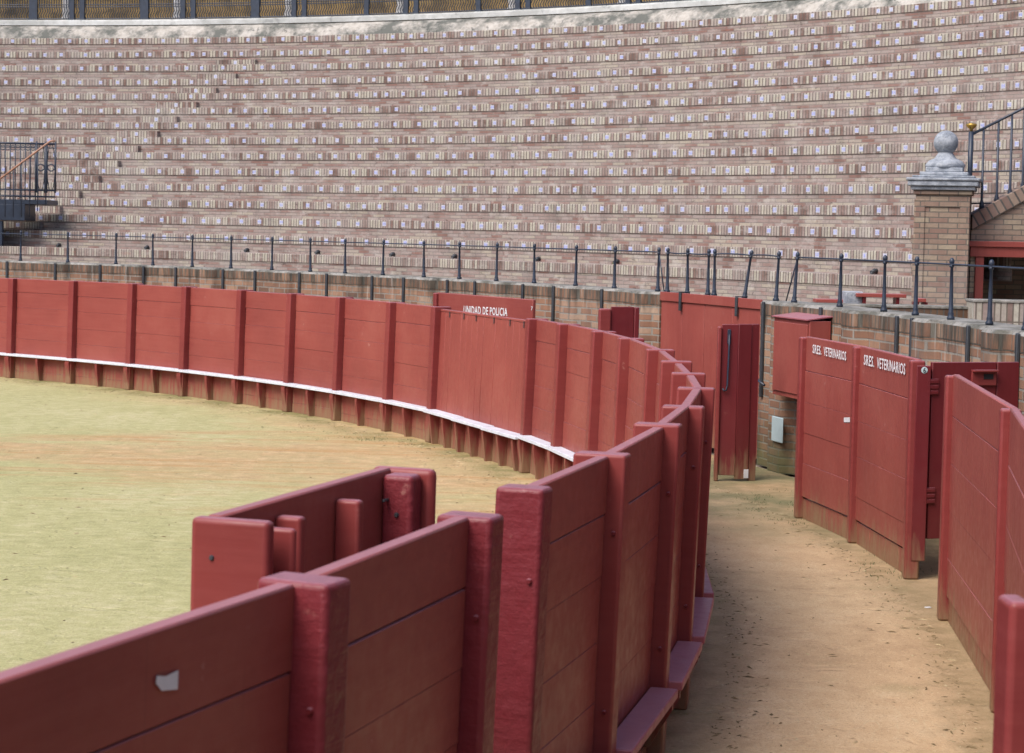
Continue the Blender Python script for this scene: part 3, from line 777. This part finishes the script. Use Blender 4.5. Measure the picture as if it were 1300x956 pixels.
# ------------------------------------------------------------------ grandstand
def zc(n): return 2.255+.348*n+.0027*n*n
def Rn(n): return 29.5+.7*n
BH=.155
gs=thing('grandstand','curved brick grandstand of stacked seating tiers with small numbered tiles','grandstand',P(math.radians(45),29,ZP))
thP=th_at(1232,28.6,2.5,math.radians(0))
cut0,cut1=thP-math.radians(15),thP+math.radians(.5)
NT=15
def ring_profile(bm,prof,t0,t1,step=math.radians(1.0)):
    n=max(1,int(abs(t1-t0)/step)); rows=[]
    for i in range(n+1):
        th=t0+(t1-t0)*i/n; rows.append([bm.verts.new(P(th,r,z)) for r,z,_ in prof])
    for i in range(n):
        for k in range(len(prof)-1):
            f=bm.faces.new([rows[i][k],rows[i+1][k],rows[i+1][k+1],rows[i][k+1]]); f.material_index=prof[k][2]
for n in range(-1,14):
    zt=zc(n)+BH/2; zb=(zc(n-1)+BH/2) if n>-1 else 0.0
    R=Rn(n); bm=bm_new()
    prof=[(R,zb-.02,0),(R,zt-BH,0),(R-.018,zt-BH,1),(R-.018,zt-.008,1),(R-.012,zt,2),(Rn(n+1)+.02,zt,2)]
    spans=[(math.radians(-180),cut0),(cut1,math.radians(180))] if n<=2 else [(math.radians(-180),math.radians(180))]
    for a,b in spans: ring_profile(bm,prof,a,b)
    L_=bm.loops.layers.uv.verify(); uv_ring(bm,30,dv=(zt-BH-3*.068) if n>-1 else ZP,du=n*1.37)
    o=link('seating_tier',bm,[B_STR,B_ROW,B_TRD],gs)
# top parapet, sloping render
R13=Rn(14); zt=zc(13)+BH/2
bm=bm_new(); prof=[(R13-.02,zt-.02,0),(R13+.05,zt+.12,0),(R13+.14,zt+.27,0),(R13+.33,zt+.41,0),(R13+.45,zt+.45,0)]
ring_profile(bm,prof,math.radians(-180),math.radians(180)); 
for f in bm.faces: f.smooth=True
o=link('parapet',bm,S_PAR,gs)
bm=bm_new(); ZC=zt+.45; prof=[(R13+.36,ZC-.0,0),(R13+.36,ZC+.11,0),(R13+.40,ZC+.13,0),(R13+.40,ZC+.15,0),(R13+.9,ZC+.15,0)]
ring_profile(bm,prof,math.radians(-180),math.radians(180)); o=link('cornice',bm,S_COR,gs)
# seat number tiles
FONT={'0':'757','1':0}
DG={'0':("111","101","101","101","111"),'1':("010","110","010","010","111"),'2':("111","001","111","100","111"),'3':("111","001","111","001","111"),'4':("101","101","111","001","001"),'5':("111","100","111","001","111"),'6':("111","100","111","101","111"),'7':("111","001","010","010","010"),'8':("111","101","111","101","111"),'9':("111","101","111","001","111")}
def tile(bm,th,R,z,num,s=.088):
    p=P(th,R,z); U=Vector((math.sin(th),-math.cos(th),0)); V=Vector((-math.cos(th),-math.sin(th),0))  # U: reader's left to right, V: toward arena
    fr=Frame(Vector((p.x,p.y,0)),U,V,0)
    box(bm,fr,-s/2,s/2,0,.006,z-s/2,z+s/2)
    st=str(num); cw=s*.13; tot=len(st)*4-1; x0=-tot*cw/2*.9
    for i,ch in enumerate(st):
        for r,row in enumerate(DG[ch]):
            for c,b in enumerate(row):
                if b=='1':
                    a=x0+(i*4+c)*cw*.9; zz=z+s*.28-r*s*.11
                    q=[fr(a,.0075,zz),fr(a+cw*.9,.0075,zz),fr(a+cw*.9,.0075,zz-s*.11),fr(a,.0075,zz-s*.11)]
                    f=bm.faces.new([bm.verts.new(v) for v in q]); f.material_index=1
tl=[]
for n in range(0,14):
    R=Rn(n)-.018; ta=th_at(1330,R,zc(n),math.radians(0)); tb=th_at(-30,R,zc(n))
    stp=.5/R; k=0; th=ta+random.random()*stp
    while th<tb:
        if not (n<=2 and cut0-.01<th<cut1+.01):
            tl.append(((P(th,R,zc(n))-CAM).length,th+random.uniform(-.0035,.0035),R,zc(n)+random.uniform(-.004,.004),1+(k+n*7)%98))
        th+=stp; k+=1
# aisle half steps
ais=thing_parent=gs
for k in range(12):
    x=299-25.1*k; n=12-k; R=Rn(n)-.12; z0_=zc(n-1)+BH/2; h=.175
    th=th_at(x,R,z0_); w=.55/R
    bm=bm_new(); ring_profile(bm,[(R,z0_,0),(R,z0_+.03,0),(R-.01,z0_+.03,1),(R-.01,z0_+h,1),(Rn(n)+.0,z0_+h,1)],th-w,th+w,w/2)
    for s in (-1,1):
        bm.faces.new([bm.verts.new(P(th+s*w,R,z0_)),bm.verts.new(P(th+s*w,R,z0_+h)),bm.verts.new(P(th+s*w,Rn(n),z0_+h)),bm.verts.new(P(th+s*w,Rn(n),z0_))])
    uv_ring(bm,30,dv=z0_,du=k*.7); link('aisle_step',bm,[B_STR,B_ROW],gs)
    tl.append(((P(th,R,z0_)-CAM).length,th,R-.01,z0_+h-.07,k+1))
tl.sort(key=lambda a:a[0])
for t_ in tl[:100]:
    bm=bm_new(); tile(bm,*t_[1:]); link('seat_number_tile',bm,[TILE,BLUEP],gs)
bm=bm_new()
for t_ in tl[100:]: tile(bm,*t_[1:])
o=link('seat_number_tiles',bm,[TILE,BLUEP],gs); o['kind']='stuff'
# drain spouts with weeds at the foot of the first tier
for x in (76,188,315,405,500,579,685,785,1113):
    R=Rn(0)-.0; z=1.99+.05; th=th_at(x,R,z); p=P(th,R,z); V=Vector((-math.cos(th),-math.sin(th),0))
    bm=bm_new(); tube(bm,[p+V*-.02,p+V*.05,p+V*.10-Z3*.03],.035,8); tube(bm,[p+V*.09-Z3*.02,p+V*.10-Z3*.08],[.03,.012],6)
    s=link('drain_spout',bm,IRONG,gs)
    bm=bm_new()
    for i in range(14):
        b=p+V*random.uniform(.01,.12)+Vector((random.gauss(0,.04),0,-.09+random.uniform(-.03,.05))); d=Vector((random.uniform(-1,1),random.uniform(-1,1),random.uniform(-.3,1)))*.045
        w=d.cross(Z3).normalized()*.012; bm.faces.new([bm.verts.new(b-w),bm.verts.new(b+w),bm.verts.new(b+d)])
    link('weed',bm,WEED,s)
# ------------------------------------------------------------------ upper gallery: balustrade, columns, ochre wall
RG=R13+.62; ZG=ZC+.155
tga=th_at(900,RG,ZG,math.radians(5)); tgb=math.radians(88)
tga=math.radians(-180); tgb=math.radians(180)
g=thing('gallery','ochre walled upper gallery behind the iron balustrade at the very top','gallery',P(math.radians(60),RG+2,ZC))
bm=bm_new(); ring_profile(bm,[(RG+2.6,ZC-.5,0),(RG+2.6,ZG+4,0)],tga,tgb); link('back_wall',bm,OCH,g)
bm=bm_new(); ring_profile(bm,[(RG-.1,ZG-.002,0),(RG+2.7,ZG-.002,0)],tga,tgb); link('floor',bm,OCH,g)
bm=bm_new(); ring_profile(bm,[(RG-.2,ZG+3.9,0),(RG-.2,ZG+4.1,0),(RG+2.9,ZG+4.1,0),(RG+2.9,ZG+3.9,0),(RG-.2,ZG+3.9,0)],tga,tgb); link('roof',bm,S_COR,g)
cols=[th_at(x,RG+.25,ZG) for x in (-57,84,225,366,508,650,790)]
ct=None
nm=['white marble column showing at the top above the stair railing','second white marble column from the left along the top gallery','third white marble column from the left along the top gallery','fourth white marble column from the left along the top gallery','fifth white marble column from the left along the top gallery','sixth white marble column from the left along the top gallery','white marble column of the gallery above the right half of the stand']
nm=['white column beyond the left edge of the top gallery','leftmost white column visible behind the top balustrade','second visible white column from the left behind the top balustrade','third visible white column from the left behind the top balustrade','fourth visible white column from the left behind the top balustrade','fifth visible white column from the left behind the top balustrade','rightmost white column behind the top balustrade']
for i,th in enumerate(cols):
    bm=bm_new(); p=P(th,RG+.3,ZG); lathe(bm,p,[(.17,0),(.17,.08),(.13,.12),(.12,.2),(.105,3.4),(.14,3.5),(.17,3.9)],14)
    o=link('column',bm,S_COL,None,loc=p); tag(o,nm[i],'column','marble columns of the gallery')
bal=thing('iron_balustrade','dark blue iron balustrade with close curled bars along the top of the stand','balustrade',P(math.radians(55),RG,ZG))
b0=th_at(1000,RG,ZG,math.radians(10)); b1=th_at(-40,RG,ZG); 
stp=.07/RG
bm=bm_new(); th=b0
while th<b1:
    p=P(th,RG,ZG); U=Vector((-math.sin(th),math.cos(th),0))
    pts=[p+Z3*.05,p+U*.03+Z3*.13,p-U*.03+Z3*.25,p+Z3*.36,p+Z3*.8]
    tube(bm,pts,.016,4,caps=False); th+=stp
link('bars',bm,IRON,bal)
for zz,rr in ((.045,.02),(.36,.014),(.42,.014),(.8,.03)):
    bm=bm_new(); n=90; tube(bm,[P(b0+(b1-b0)*i/n,RG,ZG+zz) for i in range(n+1)],rr,5); link('rail',bm,IRON,bal)
px=[]
for c in (-57,84,225,366,508,650,790): px+=[c-44,c+6,c+19]
for x in px:
    th=th_at(x,RG-.03,ZG); p=P(th,RG-.03,ZG); fr=Frame(Vector((p.x,p.y,0)),Vector((-math.sin(th),math.cos(th),0)),Vector((math.cos(th),math.sin(th),0)),0)
    wd=.10 if (x-px[0])%141 else .17
    bm=bm_new(); box(bm,fr,-wd,wd*.4,-.03,.03,ZG,ZG+.85,.005); box(bm,fr,-wd-.02,wd*.4+.02,-.05,.05,ZG-.0,ZG+.05,.004); link('balustrade_post',bm,IRON,bal)
# ------------------------------------------------------------------ brick pillar with ball finial
ZPIL=26.1
c0=D(1197,300,ZPIL)
pil=thing('brick_pillar','square brick pillar with moulded stone cap and round ball finial beside the stair','pillar',Vector((c0.x,c0.y,ZP)))
ang=math.radians(-15); U=Vector((math.cos(ang),math.sin(ang),0)); V=Vector((-math.sin(ang),math.cos(ang),0))
fp=Frame(Vector((c0.x,c0.y,0)),U,V,0)
hw=.345
zcap=D(1180,241,ZPIL-.35).z
bm=bm_new(); box(bm,fp,-hw,hw,-hw,hw,ZP,zcap-.06,.004); uv_box(bm); shaft=link('shaft',bm,B_PIL,pil)
# recessed panel frame on both visible faces
bm=bm_new()
for (uu,vv,sgn) in ((U,V,-1),(V,U,-1)):
    f=Frame(Vector((c0.x,c0.y,0)),uu,vv,0); a=hw+.018
    for (x0,x1,z0_,z1) in ((-hw+.0,-hw+.12,ZP+.1,zcap-.12),(hw-.12,hw-.0,ZP+.1,zcap-.12),(-hw+.121,hw-.121,zcap-.22,zcap-.12)):
        box(bm,f,x0,x1,-a,-hw+.001,z0_,z1,.003)
uv_box(bm); link('panel_border',bm,B_PIL,shaft)
bm=bm_new(); box(bm,fp,-hw-.03,hw+.03,-hw-.03,hw+.03,zcap-.059,zcap-.001,.01); uv_box(bm); link('corbel',bm,B_PIL,pil)
bm=bm_new(); H0=zcap
lay=[(.41,.0,.05),(.45,.051,.12),(.47,.121,.16),(.40,.161,.19),(.31,.191,.24),(.24,.241,.30)]
for w,a,b in lay: box(bm,fp,-w,w,-w,w,H0+a,H0+b,.012)
link('cap',bm,S_FIN,pil)
bm=bm_new(); sc_=D(1195,181,ZPIL).z-H0
lathe(bm,fp(0,0,H0+.29),[(.25,0),(.26,.05),(.22,.10),(.14,.14),(.095,.21),(.085,.30),(.115,.32),(.12,.33),(.09,.34)],20)
zb_=sc_
bm2=bm
rb=.160
prof=[(max(.002,rb*math.sin(PI*i/16)),-rb*math.cos(PI*i/16)) for i in range(17)]
lathe(bm,fp(0,0,H0+zb_),prof,22); o=link('ball_finial',bm,S_FIN,pil)
# ------------------------------------------------------------------ stair wall with doorway right of the pillar
YW=ZPIL+.05
def Dw(x,y,dy=0): return D(x,y,YW+dy)
st=thing('stair_wall','brick wall with a red framed dark doorway under a sloping stair coping','doorway wall',Vector((Dw(1265,380).x,YW,ZP)))
xl=Dw(1233,300).x; xr=Dw(1300,300).x+3.0
z1=Dw(1233,292).z; z2=Dw(1300,255).z; slope=(z2-z1)/(Dw(1300,255).x-xl)
zl=Dw(1250,309).z; xj=Dw(1237,350).x
bm=bm_new()
Yv=Vector((0,1,0))
poly(bm,[Vector((xl,YW,zl)),Vector((xr,YW,zl)),Vector((xr,YW,z1+slope*(xr-xl))),Vector((xl,YW,z1))],Yv*.3)
poly(bm,[Vector((xl,YW,ZP)),Vector((xj,YW,ZP)),Vector((xj,YW,zl-.002)),Vector((xl,YW,zl-.002))],Yv*.3)
uv_box(bm); link('brickwork',bm,B_PIL,st)
bm=bm_new(); dirs=Vector((1,0,slope)).normalized(); th_=.24
poly(bm,[Vector((xl,YW-.04,z1+.002)),Vector((xr,YW-.04,z1+slope*(xr-xl)+.002)),Vector((xr,YW-.04,z1+slope*(xr-xl)+.2)),Vector((xl,YW-.04,z1+.2))],Yv*.40)
L_=bm.loops.layers.uv.verify()
for f in bm.faces:
    for lp in f.loops:
        p=lp.vert.co; s=(p.x-xl); lp[L_].uv=(s+(p.z-z1-slope*s)*.45, p.z-z1-slope*s)
link('sloping_coping',bm,B_PILC,st)
frw=Frame(Vector((0,YW,0)),Vector((1,0,0)),Yv,0)
door=None
bm=bm_new(); za=Dw(1250,326).z
box(bm,frw,xl-.05,xr,-.10,-.003,zl-.045,zl+.03,.006); box(bm,frw,xl-.02,xr,-.07,.28,za,zl-.047,.006)
dfm=link('door_frame',bm,REDV,st); 
bm=bm_new(); box(bm,frw,xj,xj+.11,-.05,.25,ZP,za-.002,.006); link('jamb',bm,REDV,dfm)
bm=bm_new(); box(bm,frw,xj-.3,xr+.1,2.2,2.3,ZP,zl); box(bm,frw,xr,xr+.1,.31,2.19,ZP,zl);box(bm,frw,xj-.4,xj-.31,.31,2.19,ZP,zl); box(bm,frw,xj-.4,xr+.1,.31,2.3,zl+.002,zl+.1); uv_box(bm); link('tunnel_wall',bm,B_PIL,st)
# stair railing with brass knob
sr=thing('stair_railing','black iron stair railing with a brass knob, rising right of the ball-topped pillar','railing',Vector((xl,YW+.15,z1+.2)))
def rp(x,y): return D(x,y,YW+.12)
bm=bm_new(); a=rp(1231,228); b=rp(1232,167); b.x=a.x; tube(bm,[a-Z3*.5,b],.034,8); link('newel',bm,IRON,sr)
bm=bm_new(); lathe(bm,b,[(.02,0),(.02,.03),(.05,.05),(.075,.085),(.07,.10),(.02,.115)],14); link('knob',bm,GOLD,sr)
bm=bm_new(); tube(bm,[rp(1233,171),rp(1300,137),rp(1360,107)],.02,6); link('top_rail',bm,IRON,sr)
bm=bm_new(); tube(bm,[rp(1232,274),rp(1300,242),rp(1360,214)],.014,6); link('bottom_rail',bm,IRON,sr)
for yy in (217.5,258):
    bm=bm_new(); tube(bm,[rp(1232,yy+.3),rp(1300,yy-.6),rp(1360,yy-1.3)],.011,5); link('cross_rail',bm,IRON,sr)
for x,y0_,y1 in ((1249,163,265),(1268,153,257),(1285,145,249),(1301,137,242),(1318,128,233),(1336,119,225)):
    bm=bm_new(); a=rp(x-3,y1); b=rp(x,y0_); tube(bm,[a-Z3*.02,a+Z3*.05,a+Z3*.12,b],[.035,.032,.017,.015],6); link('baluster',bm,IRON,sr)
# stair flight behind the coping
bm=bm_new(); 
for i in range(9):
    x0=xl+.15+i*.33; z_=z1+.02+slope*(i*.33); box(bm,frw,x0,x0+.33,.39,1.5,z_-.3,z_+.12,.004)
uv_box(bm); o=link('stair_flight',bm,B_PIL,st)
# ------------------------------------------------------------------ passage furniture in front of the pillar
def zat(x,y,Y): return D(x,y,Y).z
def lowwall(name,label,xa,xb,Y,ytop,mat,bd=.4,topm=S_TOP,drop=.5):
    a=D(xa,ytop,Y); b=D(xb,ytop,Y); z=(a.z+b.z)/2; f=Frame(Vector((0,Y,0)),Vector((1,0,0)),Yv,0)
    base=Vector(((a.x+b.x)/2,Y,ZP)); t=thing(name,label,'wall',base)
    bm=bm_new(); box(bm,f,a.x,b.x,0,bd,ZP-.3,z-.03,.004); uv_box(bm,dv=.01); link('wall_face',bm,mat,t)
    bm=bm_new(); box(bm,f,a.x-.01,b.x+.01,-.012,bd+.01,z-.029,z,.006); link('coping',bm,topm,t); return t
B_DARK=brick('dark_upright_bricks',.075,.5,.01,[(p,(c[0]*.45,c[1]*.45,c[2]*.42,1)) for p,c in PAL_WALL],(.09,.08,.07,1),off=0,grime=.6)
lowwall('low_wall','low dark brick ledge in the walkway in front of the benches',1030,1236,22.6,387.5,B_DARK)
lowwall('low_wall','low pale brick ledge below the red framed doorway',1237,1345,22.3,381.5,B_LOW)
def bench(label,xa,xb,y,Y,hh=.2,slats=False):
    a=D(xa,y,Y); b=D(xb,y,Y); f=Frame(Vector((0,Y,0)),Vector((1,0,0)),Yv,0); z=(a.z+b.z)/2
    t=thing('bench',label,'bench',Vector(((a.x+b.x)/2,Y,ZP)),'red benches in the walkway')
    bm=bm_new(); box(bm,f,a.x,b.x,0,.28,z-.045,z,.006); link('seat',bm,REDV,t)
    for u in (a.x+.08,b.x-.12):
        bm=bm_new(); poly(bm,[f(u,.02,z-.046),f(u,.24,z-.046),f(u,.24,ZP),f(u,.10,ZP)],Vector((.04,0,0))); link('leg',bm,REDD,t)
    return t
bench('red bench just left of the brick pillar foot',1088,1151,373,24.3)
bench('low dark red bench left of the grey block',1036,1073,380,24.6)
bench('red bench end showing right of the pillar edge in the walkway',1166,1176,379,24.0)
a=D(1074,370,24.4); b=D(1096,370,24.4); bm=bm_new(); f=Frame(Vector((0,24.4,0)),Vector((1,0,0)),Yv,0)
t=thing('utility_box','pale grey block with dark scribbles between two red benches','box',Vector(((a.x+b.x)/2,24.4,ZP)))
bm=bm_new(); box(bm,f,a.x,b.x,0,.3,ZP,a.z,.01); link('body',bm,S_FIN,t)
# ------------------------------------------------------------------ iron landing at the left edge
YL=41.3
def dl_(x,y): return D(x,y,YL)
lan=thing('stair_landing','black iron stair landing with scrolled railing at the left edge','landing',Vector((dl_(20,262).x,YL,ZP)))
fL=Frame(Vector((0,YL,0)),Vector((1,0,0)),Yv,0)
xa=dl_(-70,250).x; xb=dl_(70,250).x; xm_=dl_(46,250).x; xs_=dl_(32,250).x
zt_=dl_(20,182).z; zf=dl_(20,253).z
bm=bm_new(); box(bm,fL,xa,dl_(60,250).x,0,1.0,zf-.1,zf,.01); link('platform',bm,IRON,lan)
bm=bm_new(); box(bm,fL,xa,xs_,-.02,.9,dl_(20,280).z,dl_(20,259).z,.01); link('side_panel',bm,IRON,lan)
bm=bm_new(); box(bm,fL,xa,dl_(3,250).x,0,.12,ZP,dl_(20,281).z,.01); link('support',bm,IRON,lan)
for y,r in ((182,.022),(187,.012),(241,.018),(249,.02)):
    bm=bm_new(); tube(bm,[Vector((xa,YL,dl_(20,y).z)),Vector((xb,YL,dl_(20,y).z))],r,5); link('rail',bm,IRON,lan)
x=xa
while x<xm_:
    bm=bm_new(); tube(bm,[Vector((x,YL,zf)),Vector((x,YL,zt_))],.013,5)
    ring=[Vector((x+.05+.05*math.cos(a),YL,zt_-.09+.05*math.sin(a))) for a in [i*PI/5 for i in range(11)]]; tube(bm,ring,.008,4)
    link('baluster',bm,IRON,lan); x+=.105
for x0,x1 in ((xm_,dl_(57,250).x),(dl_(59,250).x,dl_(70,250).x)):
    bm=bm_new()
    for xx in (x0,x1): tube(bm,[Vector((xx,YL,dl_(20,244).z)),Vector((xx,YL,zt_+.05))],.022,6)
    n=10; cx=(x0+x1)/2
    for s in (-1,1):
        tube(bm,[Vector((cx+s*(x1-x0)*.45*math.cos(PI*i/n),YL,dl_(20,212).z+(zt_-zf)*.42*math.sin(PI*i/n)*-1)) for i in range(n+1)],.01,4)
        tube(bm,[Vector((cx+s*(x1-x0)*.45*math.cos(PI*i/n),YL,dl_(20,212).z+(zt_-zf)*.42*math.sin(PI*i/n))) for i in range(n+1)],.01,4)
    ring=[Vector((cx+.07*math.cos(a),YL,dl_(20,212).z+.07*math.sin(a))) for a in [i*PI/6 for i in range(13)]]; tube(bm,ring,.014,4)
    link('scroll_panel',bm,IRON,lan)
bm=bm_new(); a=D(-60,272,YL-.5); b=D(64,179,YL-.5); tube(bm,[a,b,b+Vector((.1,0,0))],.022,7); o=link('handrail',bm,WOODR,lan)
for i in range(12):
    q=a.lerp(b,i/12+.04); bm=bm_new(); zb=max(q.z-1.25,dl_(20,276).z); tube(bm,[Vector((q.x,q.y,zb)),q],.012,5); link('stair_baluster',bm,IRON,lan)
# ------------------------------------------------------------------ small litter
p=W(1178,772,0); bm=bm_new(); bx(bm,Vector((p.x,p.y,0)),Vector((1,.3,0)).normalized(),Vector((-.3,1,0)).normalized(),-.02,.02,-.012,.012,.001,.008,.002)
o=link('paper_scrap',bm,WHITEP,None,loc=Vector((p.x,p.y,0))); tag(o,'small white paper scrap on the sand near the right screen','litter')
scn.render.resolution_x=1024; scn.render.resolution_y=753
scn.render.engine='CYCLES'
